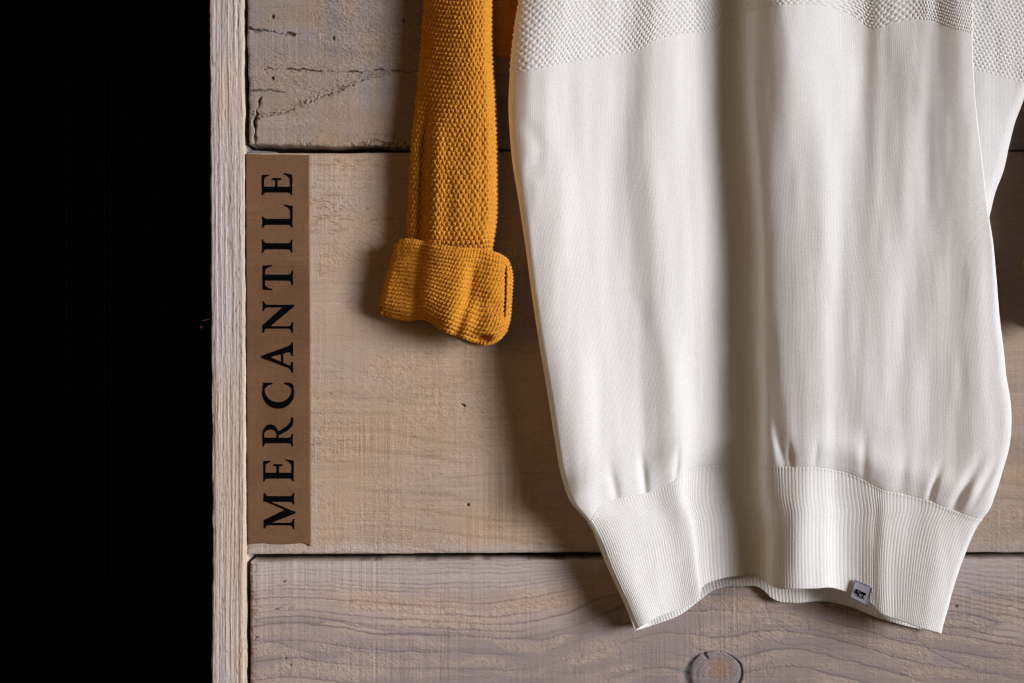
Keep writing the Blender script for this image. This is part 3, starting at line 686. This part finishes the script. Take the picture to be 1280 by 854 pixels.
# row curves as a function of x at mid height (fabric position): yoke edge, hem seam, hem bottom
ref_x = XT[4]
yoke_pts = [(660, 96), (690, 88), (715, 82), (745, 76), (775, 70), (812, 61), (835, 49), (860, 43.5), (890, 41), (925, 31), (946, 19), (957, 13), (985, 8), (1012, 7), (1033, 9), (1050, 22), (1066, 34), (1085, 36), (1100, 29), (1112, 26), (1140, 27), (1180, 33), (1215, 39), (1255, 44)]
seam_pts = [(665, 656), (690, 642), (715, 630), (740, 624), (765, 619), (792, 614.5), (815, 606), (845, 595), (884, 583.5), (920, 580), (946, 580), (957, 582), (985, 583.5), (1020, 583.5), (1040, 586), (1066, 593), (1085, 603), (1106, 611), (1135, 617), (1165, 625), (1195, 636), (1220, 643), (1255, 650)]
bot_pts = [(665, 787), (685, 782), (735, 771), (770, 763), (800, 756), (830, 748), (860, 736), (884, 727), (905, 721), (920, 719), (940, 720), (949, 729), (960, 733), (990, 734.5), (1020, 734), (1033, 733), (1050, 737), (1066, 744), (1085, 753), (1106, 763), (1150, 775), (1200, 784), (1230, 788), (1255, 791)]

KREF = np.concatenate([[0], np.cumsum(np.hypot(np.diff(XT[4]) * S, np.diff(DT[4])))])     # arc length at y = 400, mm
ARC = KREF[-1]
REFX = lambda p: card(KREF, p) @ ref_x

def sweater_xy(p, Y):
    """p (nx) arc position in mm, Y (ny,nx) photo rows -> X px, depth mm"""
    W = card(KREF, p)
    ny, nx = Y.shape
    Wy = card(YR, np.clip(Y, YR[0], YR[-1]).ravel()).reshape(ny, nx, len(YR))
    l = XT[:, :1]; r = XT[:, -1:]
    F = (XT - l) / (r - l)
    fx = np.einsum('ijy,yk,jk->ij', Wy, F, W, optimize=True)
    dd = np.einsum('ijy,yk,jk->ij', Wy, DT, W, optimize=True)
    Lx = curve(LEFT, Y); Rx = curve(RIGHT, Y)
    return Lx + fx * (Rx - Lx), dd

def seam_of(p): return curve(seam_pts, REFX(p))

def sweater_surface(p, Y, hemlike=False):
    X, d = sweater_xy(p, Y)
    seam = seam_of(p)[None]
    # slow slack in the fabric, stretched down the drape
    d = d + 3.2 * fbm(X / 55, Y / 260, 151, 2) + 1.0 * fbm(X / 22, Y / 120, 152, 2)
    up = seam - Y
    if not hemlike:
        blouse = np.where(up > 0, 5.0 * np.exp(-((up - 26) / 22) ** 2), 0)
        d = d + blouse
        # gathers running into the hem seam
        for gx, gy, ln, w, dp, sl in ((805, 600, 26, 5, 3.6, 0.10), (846, 585, 20, 4, 2.5, -.1), (768, 610, 26, 6, 2.2, .2), (974, 556, 34, 6, 2.6, .22), (988, 572, 16, 4, 2.0, .1), (1020, 570, 16, 4, 1.0, -.1),
                                      (1166, 612, 22, 5, 3.4, -.3), (1203, 616, 32, 8, 4.6, -.5), (1128, 594, 30, 8, 1.4, -.15), (1230, 606, 26, 6, 2, -.5), (1080, 575, 30, 6, 2.0, 0)):
            xx = X - gx - sl * (gy - Y) * -1
            d = d - dp * np.exp(-(xx / w) ** 2 - ((Y - gy) / ln) ** 2)
    # long soft creases of the body
    for pts, w, dp in (([(800, 380), (828, 480), (848, 585)], 12, -0.7), ([(1155, 150), (1140, 330), (1118, 520)], 12, -0.8),
                       ([(1196, 150), (1190, 380), (1200, 560)], 16, -0.8), ([(662, 160), (674, 185), (668, 215)], 10, -1.2), ([(962, 420), (972, 520), (985, 575)], 8, -1.2)):
        d = d + dp * np.exp(-(polydist(X, Y, pts) / w) ** 2)
    # turn the outer columns round the side folds
    e = np.minimum(p, ARC - p)[None]
    rad = 7.0 + 8.0 * smooth(330, 60, Y)
    roll = np.clip(1 - p[None] / rad, 0, 1)
    d = d - (0.55 * rad + 3.0) * (1 - np.sqrt(1 - roll ** 2 * 0.98))
    rr = 1.5 + 6.0 * smooth(250, 430, Y)
    roll = np.clip(1 - (ARC - p)[None] / rr, 0, 1)
    d = d - (1.5 + 0.7 * rr) * (1 - np.sqrt(1 - roll ** 2 * 0.98))
    return X, d

def fibres(name, V, n, l0, l1, rad, mat, parent, org, wrap=False, seed=3, rows=None):
    """loose ends of yarn standing off the knit"""
    r = np.random.default_rng(seed)
    nn = normals(V, wrap)
    lo, hi = rows or (0, V.shape[0])
    i = r.integers(lo, hi, n); j = r.integers(0, V.shape[1], n)
    p = V[i, j]; d = nn[i, j]
    d = d * r.uniform(.2, 1, (n, 1)) + r.normal(0, .65, (n, 3)); d /= np.linalg.norm(d, axis=1, keepdims=True)
    L = r.uniform(l0, l1, (n, 1)) / 1000; bend = r.normal(0, .6, (n, 3))
    pts = []
    for k in range(5):
        t = k / 4.0
        pts.append(p + L * (d * t + bend * t * t * .5))
    pts = np.stack(pts, 1)                                    # n,5,3
    ax = np.cross(d, r.normal(0, 1, (n, 3))); ax /= np.linalg.norm(ax, axis=1, keepdims=True) + 1e-9
    ay = np.cross(d, ax)
    ring = []
    for a in (0, 2.094, 4.189):
        ring.append((ax * math.cos(a) + ay * math.sin(a))[:, None] * np.array([1, .9, .8, .6, .2])[None, :, None] * rad / 1000 + pts)
    R = np.stack(ring, 2)                                     # n,5,3,3
    idx = np.arange(n * 15).reshape(n, 5, 3)
    q = []
    for k in range(4):
        for c in range(3):
            e = (c + 1) % 3
            q.append(np.stack([idx[:, k, c], idx[:, k, e], idx[:, k+1, e], idx[:, k+1, c]], 1))
    q = np.concatenate(q, 0)
    me = bpy.data.meshes.new(name); nf = len(q)
    me.vertices.add(n * 15); me.vertices.foreach_set('co', (R - org).reshape(-1).astype(np.float32))
    me.loops.add(nf * 4); me.loops.foreach_set('vertex_index', q.reshape(-1).astype(np.int32))
    me.polygons.add(nf); me.polygons.foreach_set('loop_start', (np.arange(nf) * 4).astype(np.int32))
    me.update(calc_edges=True); me.materials.append(mat)
    o = bpy.data.objects.new(name, me); COL.objects.link(o); o.parent = parent; o['kind'] = 'stuff'
    return o

def ps(n): return np.linspace(0, ARC, n)

sw = empty('white_sweater', P(945, 430, 12))
tag(sw, 'cream white knitted sweater with ribbed hem and grey tag, hanging on the boards', 'sweater')
ORG = np.array(sw.location)

STITCH = 2.65   # mm per jersey wale
def build_body():
    p = ps(620)
    yk = curve(yoke_pts, REFX(p)); sm = seam_of(p)
    s = np.linspace(0, 1, 420)[:, None]
    Y = (yk - 1.0)[None] + s * (sm + 1.2 - yk + 1.0)[None]
    X, d = sweater_surface(p, Y)
    d = d - 0.7 * smooth(7, 0, sm[None] - Y)
    V = P(X, Y, d)
    uv = np.stack([np.broadcast_to(p[None] / STITCH, Y.shape), (Y - 40) * S / 2.3], -1)
    grid_mesh('body_panel', V - ORG, M_JERSEY, sw, uv=uv)
    fibres('wool_fuzz', V, 9000, 0.7, 2.6, 0.05, M_YOKE, sw, ORG)

def seed_h(u, v):
    """rows of pillow-shaped knots, every other row shifted half a stitch; v counts pairs of rows"""
    r = np.floor(2 * v); fv = 2 * v - r
    off = 0.5 * np.mod(r, 2)
    q = np.abs(np.sin(np.pi * (u + off))) ** 0.75 * np.sin(np.pi * np.clip(fv, 0, 1)) ** 0.65
    return 2.0 * q * (0.82 + 0.36 * fv) - 1.0

def build_yoke():
    p = ps(1060)
    yk = curve(yoke_pts, REFX(p))
    n = 250
    s = np.linspace(0, 1, n)[:, None]
    top = -105.0
    Y = top + s * (yk[None] - top)
    X, d = sweater_surface(p, Y)
    wob = 0.30 * vn(p[None] / 9, Y / 11, 161)
    u = p[None] / 4.9 + wob; v = (yk[None] - Y) * S / 6.9 + 0.25 * vn(p[None] / 15, Y / 12, 162)
    h = 0.52 * seed_h(u, v) + 0.25 * vn(X / 2.2, Y / 2.2, 163)
    fade = smooth(0, 3.0, yk[None] - Y)
    V = P(X, Y, d); nn = normals(V)
    V = V + nn * ((h * fade + 0.2 * fade) / 1000.0)[..., None]
    grid_mesh('yoke', V - ORG, M_YOKE, sw)

HEM = {}
def build_hem():
    p = ps(1000)
    sm = seam_of(p); bt = curve(bot_pts, REFX(p))
    n = 120; nb = 16
    s = np.linspace(0, 1, n)
    Y = sm[None] + s[:, None] * (bt - sm)[None]
    X, d = sweater_surface(p, Y, True)
    rib = p[None] / 3.55 + 0.35 * vn(p[None] / 20, Y / 60, 171)
    r = np.abs(np.cos(np.pi * rib)) ** 0.7
    amp = 0.36 * smooth(0, 0.03, s)[:, None] * (0.8 + 0.4 * vn(p[None] / 40, Y / 30, 172))
    chain = 0.07 * np.sin(2 * np.pi * ((Y - sm[None]) * S / 2.6 + 0.5 * vn(p[None] / 6, Y / 20, 173)))
    h = amp * (r - 0.6) + chain * r
    seamridge = 0.55 * np.exp(-((s[:, None] * 130 - 1.5) / 1.8) ** 2) * (0.5 + 0.8 * r)
    h = h + seamridge
    d = d - 0.6
    V = P(X, Y, d); nn = normals(V)
    V = V + nn * (h / 1000.0)[..., None]
    HEM.update(p=p, X=X, Y=Y, d=d)
    # rolled bottom edge and the inside of the band
    a = np.linspace(0, np.pi, nb)[1:]
    R = 1.5
    last = V[-1]
    rows = []
    for k in a:
        q = last.copy(); q[:, 2] -= R * math.sin(k) / 1000; q[:, 1] += R * (1 - math.cos(k)) / 1000; rows.append(q)
    for k in range(1, 40):
        q = last.copy(); q[:, 1] += 2 * R / 1000; q[:, 2] += k * 1.6 / 1000
        ii = max(0, n - 1 - int(k * 1.6 / (S * (bt - sm).mean() / n)))
        q[:, 1] = V[ii, :, 1] + 2 * R / 1000; q[:, 0] = V[ii, :, 0]
        rows.append(q)
    A = np.concatenate([V, np.stack(rows)], 0)
    yy = np.concatenate([Y, np.repeat(bt[None], len(rows), 0) + np.arange(len(rows))[:, None] * 1.0], 0)
    uv = np.stack([np.broadcast_to(p[None] / 3.55, yy.shape), yy * S / 2.6], -1)
    grid_mesh('hem_band', A - ORG, M_RIB, sw, uv=uv)

def build_back():
    # the back of the sweater, nearest the wall; its hem shows under the front hem
    pts_b = [(0, 787.5), (.06, 781), (.17, 766), (.24, 748.5), (.285, 737), (.33, 732), (.38, 731), (.43, 735), (.455, 746), (.52, 752.5), (.60, 750.5), (.64, 752), (.70, 758), (.77, 769), (.87, 780.5), (.95, 787), (1, 791)]
    t = np.linspace(0, 1, 760); bt = curve(pts_b, t)
    n = 150
    s = np.concatenate([np.linspace(0, .7, 50, endpoint=False), np.linspace(.7, 1, n - 50)])[:, None]
    Y = -105 + s * (bt[None] + 105)
    Lx = curve(LEFT, Y) + 3.0 - 4.6 * smooth(640, 680, Y); Rx = curve(RIGHT, Y) - 1.5 + 1.5 * smooth(660, 700, Y)
    T_ = np.broadcast_to(t[None], Y.shape)
    X = Lx + T_ * (Rx - Lx)
    d = 6.5 + 2.5 * np.sin(T_ * 17) * smooth(.5, 1, s) + 13 * np.exp(-(T_ / .035) ** 2) + 12 * np.exp(-((1 - T_) / .035) ** 2) + 5 * np.exp(-((T_ - .55) / .05) ** 2) * smooth(.6, 1, s)
    rib = np.abs(np.cos(np.pi * T_ * 395 * .8 / 3.2 * 1.0)) ** .7
    d = d - 0.5 * rib * smooth(.82, .86, s)
    V = P(X, Y, d)
    last = V[-1]; rows = []
    for k in np.linspace(0, np.pi, 12)[1:]:
        q = last.copy(); q[:, 2] -= 1.3 * math.sin(k) / 1000; q[:, 1] += 1.3 * (1 - math.cos(k)) / 1000; rows.append(q)
    for k in range(1, 8):
        q = last.copy(); q[:, 1] += 2.6 / 1000; q[:, 2] += k * 5 / 1000; rows.append(q)
    A = np.concatenate([V, np.stack(rows)], 0)
    yy = np.concatenate([Y, np.repeat(bt[None], len(rows), 0)], 0)
    uv = np.stack([np.broadcast_to(t[None] * 395 * .8 / 3.2, yy.shape), yy * S / 2.6], -1)
    grid_mesh('back_panel', A - ORG, M_RIB, sw, uv=uv)

def build_sleeve_piece():
    # start of the sweater's sleeve, set back behind the right-hand side fold
    ny, nx = 420, 150
    y = np.linspace(-105, 292, ny)
    edge = curve([(-110, 1345), (60, 1312), (90, 1294), (112, 1284), (130, 1278), (150, 1270), (180, 1262), (215, 1254), (240, 1244.5), (262, 1239), (292, 1232)], y)
    inner = curve([(-110, 1196), (100, 1198), (200, 1206), (292, 1215)], y)
    t = np.linspace(0, 1, nx)
    Y = np.broadcast_to(y[:, None], (ny, nx)); X = inner[:, None] + t[None] * (edge - inner)[:, None]
    d = 44 - 10 * t[None] + 2 * np.sin(t * 2.6)[None] + 2 * fbm(X / 30, Y / 120, 181, 2)
    e = (edge[:, None] - X) * S
    roll = np.clip(1 - e / 10.0, 0, 1); d = d - 10 * (1 - np.sqrt(1 - 0.98 * roll ** 2))
    lim = 88 + (X - 1219) * 0.27
    h = 0.62 * seed_h((X - 1219) * S / 4.7 + 0.15 * vn(X / 12, Y / 14, 182) + Y * .02, (lim - Y) * S / 6.9 + 0.2 * vn(X / 15, Y / 12, 183)) * smooth(0, 3, lim - Y)
    V = P(X, Y, d); V = V + normals(V) * (h / 1000)[..., None]
    uv = np.stack([(X - 1219) * S / STITCH, Y * S / 2.3], -1)
    grid_mesh('sleeve', V - ORG, M_JERSEY, sw, uv=uv)

build_body(); build_yoke(); build_hem(); build_back(); build_sleeve_piece()

def hem_depth(px, py):
    X, Y, d = HEM['X'], HEM['Y'], HEM['d']
    out = np.empty(px.shape)
    for i in np.ndindex(px.shape):
        k = np.argmin((X - px[i]) ** 2 + (Y - py[i]) ** 2); out[i] = d.flat[k]
    return out

def build_tag():
    TL, TR, BR, BL = (np.array(q, float) for q in ((1068.6, 724.2), (1090.6, 733), (1084.6, 758.8), (1062.0, 746.4)))
    n = 14
    u, v = np.meshgrid(np.linspace(0, 1, n), np.linspace(0, 1, n))
    Q = (TL * ((1-u)*(1-v))[..., None] + TR * (u*(1-v))[..., None] + BR * (u*v)[..., None] + BL * ((1-u)*v)[..., None])
    base = hem_depth(Q[..., 0], Q[..., 1])
    base = 0.45 * base + 0.55 * (base.mean() + (u - .5) * 3.0)
    lift = 2.6 + 0.6 * u * v + 0.3 * np.sin(v * 3.1)
    d = base + lift
    o = grid_mesh('tag', P(Q[..., 0], Q[..., 1], d) - ORG, M_TAG, sw)
    o['label'] = 'small silver grey woven tag with a black monogram'
    so = o.modifiers.new('thickness', 'SOLIDIFY'); so.thickness = 0.0005; so.offset = -1
    def at(uu, vv, lift=0.25):
        uu = np.asarray(uu, float); vv = np.asarray(vv, float)
        q = (TL * ((1-uu)*(1-vv))[:, None] + TR * (uu*(1-vv))[:, None] + BR * (uu*vv)[:, None] + BL * ((1-uu)*vv)[:, None])
        i = np.clip((vv * (n-1)).round().astype(int), 0, n-1); j = np.clip((uu * (n-1)).round().astype(int), 0, n-1)
        return P(q[:, 0], q[:, 1], d[i, j] + lift) - ORG
    bm = bmesh.new()
    polys = [[(.20, .44), (.30, .44), (.30, .66), (.20, .66)], [(.30, .44), (.46, .44), (.46, .50), (.30, .50)], [(.42, .50), (.50, .52), (.48, .60), (.40, .60)],
             [(.30, .57), (.36, .57), (.50, .74), (.44, .76), (.30, .68)],
             [(.50, .44), (.76, .44), (.76, .58), (.70, .56), (.58, .55), (.50, .58)], [(.60, .54), (.68, .54), (.68, .72), (.60, .72)], [(.54, .71), (.74, .71), (.74, .76), (.54, .76)]]
    for k, pl in enumerate(polys):
        a = np.array(pl); bm.faces.new([bm.verts.new(c) for c in at(a[:, 0], a[:, 1], 0.7 + .01 * k)])
    for f in bm.faces:
        f.normal_update()
        if f.normal.y > 0: f.normal_flip()
    bm_obj('emblem', bm, M_INK, o)
    # stitches along the top and a dark strip standing for the edge shadow on the right
    bm = bmesh.new()
    for k in range(6):
        a0 = .10 + k * .14
        bm.faces.new([bm.verts.new(c) for c in at([a0, a0 + .08, a0 + .09, a0 + .01], [.03, .03, .09, .09], .3)])
    for f in bm.faces:
        f.normal_update()
        if f.normal.y > 0: f.normal_flip()
    bm_obj('stitching', bm, plain('blue_grey_thread', (0.16, 0.17, 0.24), .8), o)
    bm = bmesh.new()
    bm.faces.new([bm.verts.new(c) for c in at([.965, 1.0, 1.0, .965], [.12, .02, 1.0, 1.0], .3)])
    for f in bm.faces:
        f.normal_update()
        if f.normal.y > 0: f.normal_flip()
    bm_obj('edge_shade', bm, plain('edge_shade_black', (0.012, 0.012, 0.02), .8), o)
build_tag()

# ------------------------------------------------------------------ mustard sweater (sleeve, rolled cuff, body behind the white one)
mu = empty('mustard_sweater', P(700, 40, 10))
tag(mu, 'mustard yellow sweater in bumpy knit with rolled cuff, mostly behind the white sweater', 'sweater')
MORG = np.array(mu.location)

def build_mustard_sleeve():
    ny = 640; nf = 300; nb = 60
    y = np.linspace(-118, 335, ny)
    Lx = curve([(-120, 541), (0, 530), (66, 525), (131, 519), (148, 517), (197, 512.5), (262, 509.5), (280, 508.5), (300, 510), (340, 514)], y)
    Rx = curve([(-120, 613), (0, 615), (66, 616), (131, 620.5), (164, 622), (230, 623), (279, 621.5), (300, 618), (340, 612)], y)
    # loop: front left->right, back right->left
    tf = np.linspace(0, 1, nf); tb = np.linspace(1, 0, nb + 2)[1:-1]
    crease = smooth(110, 190, y); tuck = 1 - 0.25 * smooth(296, 322, y)
    kn = [0, .03, .08, .17, .215, .27, .42, .62, .80, .92, .975, 1]
    dA = np.array([14, 20, 25, 31, 33.5, 36, 41.5, 46.5, 47.5, 42, 31, 17.])
    dB = np.array([13, 22, 25, 26, 33, 38.5, 43, 47, 47.5, 43, 32, 17.])
    W = card(kn, tf)
    df = (1 - crease)[:, None] * (W @ dA)[None] + crease[:, None] * (W @ dB)[None]
    db = np.broadcast_to((4 + 10 * np.abs(2 * tb - 1) ** 4)[None], (ny, nb))
    d = np.concatenate([df * tuck[:, None], db], 1)
    t = np.concatenate([tf, tb])
    Y = np.broadcast_to(y[:, None], d.shape)
    X = Lx[:, None] + t[None] * (Rx - Lx)[:, None]
    d = d + 1.6 * fbm(X / 30, Y / 60, 191, 2) + 0.8 * fbm(X / 14, Y / 24, 192, 2)
    V = P(X, Y, d)
    # stitch coordinates follow the cloth round the sleeve
    mid = V[ny // 2]; arc = np.concatenate([[0], np.cumsum(np.linalg.norm(np.diff(mid, axis=0), axis=1))]) * 1000
    u = arc[None] / 4.6 + 0.24 * vn(X / 9, Y / 9, 193) + 0.10 * vn(X / 3, Y / 3, 197)
    v = (Y + 9 * (t[None] - .5) ** 2 * 2 - 3 * t[None]) * S / -9.4 + 0.10 * vn(X / 9, Y / 9, 194) + 0.05 * vn(X / 3, Y / 3, 198)
    # each stitch: squarish knot, deepest hole just under it
    c = seed_h(u, v)
    h = 0.95 * c * (1 + 0.45 * vn(X / 6, Y / 6, 196)) + 0.55 * vn(X / 1.5, Y / 1.5, 195)
    V2 = V + normals(V, True) * (h / 1000)[..., None]
    o = grid_mesh('sleeve', V2 - MORG, M_MUST, mu, wrap=True)
    fibres('wool_fuzz', V2, 6500, 1.0, 3.8, 0.07, M_MUST, o, MORG, True, 5)
    return o

def build_cuff(parent):
    nf, nb = 460, 120
    tf = np.linspace(0, 1, nf); tb = np.linspace(1, 0, nb + 2)[1:-1]
    top = np.array([(493, 306), (500, 299.5), (513, 298.5), (536, 303), (573, 309), (609, 312), (627, 318.5), (637, 326)], float)
    bot = np.array([(473.5, 391), (482, 396), (497, 400), (514, 402), (528, 400), (547, 410), (564, 418.5), (582, 424.5), (598, 431), (612, 431.5), (625, 425.5), (634, 414)], float)
    def poly(pts, n=2):
        k = np.concatenate([[0], np.cumsum(np.hypot(*np.diff(pts, axis=0).T))]); return k / k[-1]
    kt, kb = poly(top), poly(bot)
    s = np.linspace(0, 1, 300)
    left = np.array([(493, 306), (487, 329), (480, 353), (474, 378), (473.5, 391)], float); right = np.array([(637, 326), (642, 344), (641.5, 362), (640, 380), (638.5, 398), (634, 414)], float)
    kl, kr = poly(left), poly(right)
    Tp = card(kt, tf) @ top; Bp = card(kb, tf) @ bot; Lp = card(kl, s) @ left; Rp = card(kr, s) @ right
    t = tf[None, :, None]; ss = s[:, None, None]
    Q = (1 - ss) * Tp[None] + ss * Bp[None] + (1 - t) * Lp[:, None] + t * Rp[:, None] \
        - ((1-ss)*(1-t) * top[0] + (1-ss)*t * top[-1] + ss*(1-t) * bot[0] + ss*t * bot[-1])
    tt, sv = np.meshgrid(tf, s)
    kn = [0, .03, .09, .2, .31, .40, .52, .64, .72, .80, .90, .942, .958, .975, .99, 1]
    dA = np.array([18, 27, 33, 39, 45, 49.5, 52, 52.5, 51, 50.5, 47, 43, 39.5, 38, 33, 22.])
    dB = np.array([14, 22, 27, 33, 38.5, 43.5, 49.5, 48.5, 43, 46.5, 44.5, 41, 39.5, 38, 33, 22.])
    W = card(kn, tf)
    # the dark fold slants down to the left across the right half
    d = (1 - sv) * (W @ dA)[None] + sv * (W @ dB)[None]
    fx = Q[..., 0] - curve([(300, 590), (330, 588), (350, 586), (380, 580), (420, 566)], Q[..., 1])
    d = d - 5.0 * np.exp(-((fx - 4) / 7) ** 2) * smooth(318, 345, Q[..., 1]) + 1.2 * np.exp(-((fx + 14) / 10.0) ** 2)
    fx2 = Q[..., 0] - curve([(300, 535), (350, 527), (400, 522)], Q[..., 1])
    d = d - 2.4 * np.exp(-((fx2 + 4) / 8) ** 2) - 2.2 * smooth(6, -10, fx2)
    d = d + 2.6 * fbm(Q[..., 0] / 34 + 3, Q[..., 1] / 30, 207, 2)
    # rounded rims
    d = d - 4 * np.exp(-(sv / .035) ** 1.3) - 10 * np.exp(-((1 - sv) / .10) ** 1.5)
    # dark open curl at the lower right
    hole = np.exp(-((Q[..., 0] - 605.5) / 7.0) ** 2 - ((Q[..., 1] - 423) / 3.6) ** 2); d = d - 20 * hole
    slit = np.exp(-((Q[..., 0] - curve([(325, 632.5), (345, 632), (390, 630.5), (410, 629)], Q[..., 1])) / 1.3) ** 2) * smooth(328, 338, Q[..., 1]) * smooth(402, 385, Q[..., 1])
    d = d - 8 * slit
    Yb = Q[:, ::-1]
    # back of the cuff
    ib = np.clip((tb * (nf - 1)).round().astype(int), 0, nf - 1)
    Qb = Q[:, ib]; dbk = np.broadcast_to((5 + 12 * np.abs(2 * tb - 1) ** 4)[None], (len(s), nb))
    A = np.concatenate([Q, Qb], 1); dd = np.concatenate([d, dbk], 1)
    V = P(A[..., 0], A[..., 1], dd)
    arc = np.concatenate([[0], np.cumsum(np.linalg.norm(np.diff(V[150], axis=0), axis=1))]) * 1000
    X, Y = A[..., 0], A[..., 1]
    tcol = np.concatenate([tt, np.broadcast_to(tb[None], (len(s), nb))], 1); scol = np.concatenate([sv, np.broadcast_to(s[:, None], (len(s), nb))], 1)
    rows = scol * 20.5 + 0.35 * vn(X / 20, Y / 20, 203)
    u = arc[None] / 3.6 + 0.35 * vn(X / 8, Y / 8, 204)
    diag = smooth(.25, .5, tcol)
    w_ = np.cos(2 * np.pi * rows)
    st = np.cos(2 * np.pi * (u * 1.0 + rows * 0.5))
    h = 0.42 * np.tanh(1.6 * (w_ + 0.25)) + 0.36 * st * (0.6 + 0.4 * w_) * (0.5 + 0.7 * diag) + 0.5 * vn(X / 1.5, Y / 1.5, 205)
    V = V + normals(V, True) * (h / 1000)[..., None]
    # roll the rims inside
    def inner(row, steps, dz):
        c = V[row].mean(0); out = []
        for i, k in enumerate(steps):
            q = V[row].copy(); q[:, 0] = c[0] + (q[:, 0] - c[0]) * (1 - 0.05 * k); q[:, 1] = c[1] + (q[:, 1] - c[1]) * (1 - 0.22 * k); q[:, 2] += dz * k; out.append(q)
        return out
    st_ = [.15, .4, .8, 1.3, 2.0, 2.8]
    up = inner(0, st_, -0.004)[::-1]; dn = inner(len(s) - 1, st_, 0.004)
    V = np.concatenate([np.stack(up), V, np.stack(dn)], 0)
    fibres('cuff_fuzz', V, 4500, 1.0, 3.8, 0.07, M_MUST, parent, MORG, True, 6)
    return grid_mesh('cuff', V - MORG, M_MUST, parent, wrap=True)

sl = build_mustard_sleeve()
cf = build_cuff(sl)
# its other sleeve hangs just past the right side of the white sweater
mx_px = 960.6
X0 = (mx_px - CX) * S / 1000 * (D - 20) / D
s2 = sl.copy(); COL.objects.link(s2); s2.parent = mu
c2 = cf.copy(); COL.objects.link(c2); c2.parent = s2
s2.scale.x = -1; s2.location.x = 2 * (X0 - MORG[0]); s2.location.z = 0.016

def mustard_body():
    nx, ny = 300, 160
    x = np.linspace(604, 1300, nx)
    b = curve([(604, 74), (625, 79), (640, 81), (655, 90), (690, 110), (750, 120), (1150, 120), (1230, 110), (1268, 90), (1300, 70)], x)
    s = np.linspace(0, 1, ny)[:, None]
    Y = -110 + s * (b + 110)[None]; X = np.broadcast_to(x[None], Y.shape)
    d = 1.6 + 0.3 * fbm(X / 40, Y / 80, 211, 2) - 7 * np.exp(-((b[None] - Y) / 6) ** 2)
    V = P(X, Y, d)
    h = 0.9 * seed_h(X * S / 4.6, -Y * S / 9.4)
    V = V + normals(V) * (h / 1000)[..., None]
    grid_mesh('body_panel', V - MORG, M_MUST, mu)
mustard_body()

# ------------------------------------------------------------------ light
def area(name, loc, target, sx, sy, power, col, spread=180):
    l = bpy.data.lights.new(name, 'AREA'); l.shape = 'RECTANGLE'; l.size = sx; l.size_y = sy
    l.energy = power; l.color = col; l.spread = math.radians(spread)
    o = bpy.data.objects.new(name, l); COL.objects.link(o); o.location = loc
    from mathutils import Vector
    o.rotation_euler = (Vector(target) - Vector(loc)).to_track_quat('-Z', 'Y').to_euler()
    return o
area('window_light', (4.73, -3.69, 0.55), (-2.33, 0.06, -0.25), 2.6, 2.6, 60, (0.98, 0.985, 1.05), 40)
area('fill_light', (-2.3, -2.05, 0.35), (0, 0, 0), 1.7, 2.0, 14.3, (1.0, 0.60, 0.26))  # added warm fill that lifts the shadows, no fixture behind it
w = bpy.data.worlds.new('World'); scene.world = w; w.use_nodes = True
bg = w.node_tree.nodes['Background']; bg.inputs[0].default_value = (0.9, 0.95, 1.0, 1); bg.inputs[1].default_value = 0.006

# ------------------------------------------------------------------ camera
cd = bpy.data.cameras.new('camera'); cam = bpy.data.objects.new('camera', cd); COL.objects.link(cam)
cam.location = (0, -D / 1000, 0); cam.rotation_euler = (math.pi / 2, 0, 0)
cd.sensor_width = 36; cd.lens = 36 * (D / 1000) / (1280 * S / 1000)
cd.clip_start = 0.05; cd.clip_end = 100
scene.camera = cam
scene.view_settings.view_transform = 'Standard'; scene.view_settings.look = 'None'
scene.view_settings.exposure = 0; scene.view_settings.gamma = 1; scene.view_settings.use_curve_mapping = False
scene.cycles.filter_width = 1.3
scene.cycles.max_bounces = 8; scene.cycles.diffuse_bounces = 5
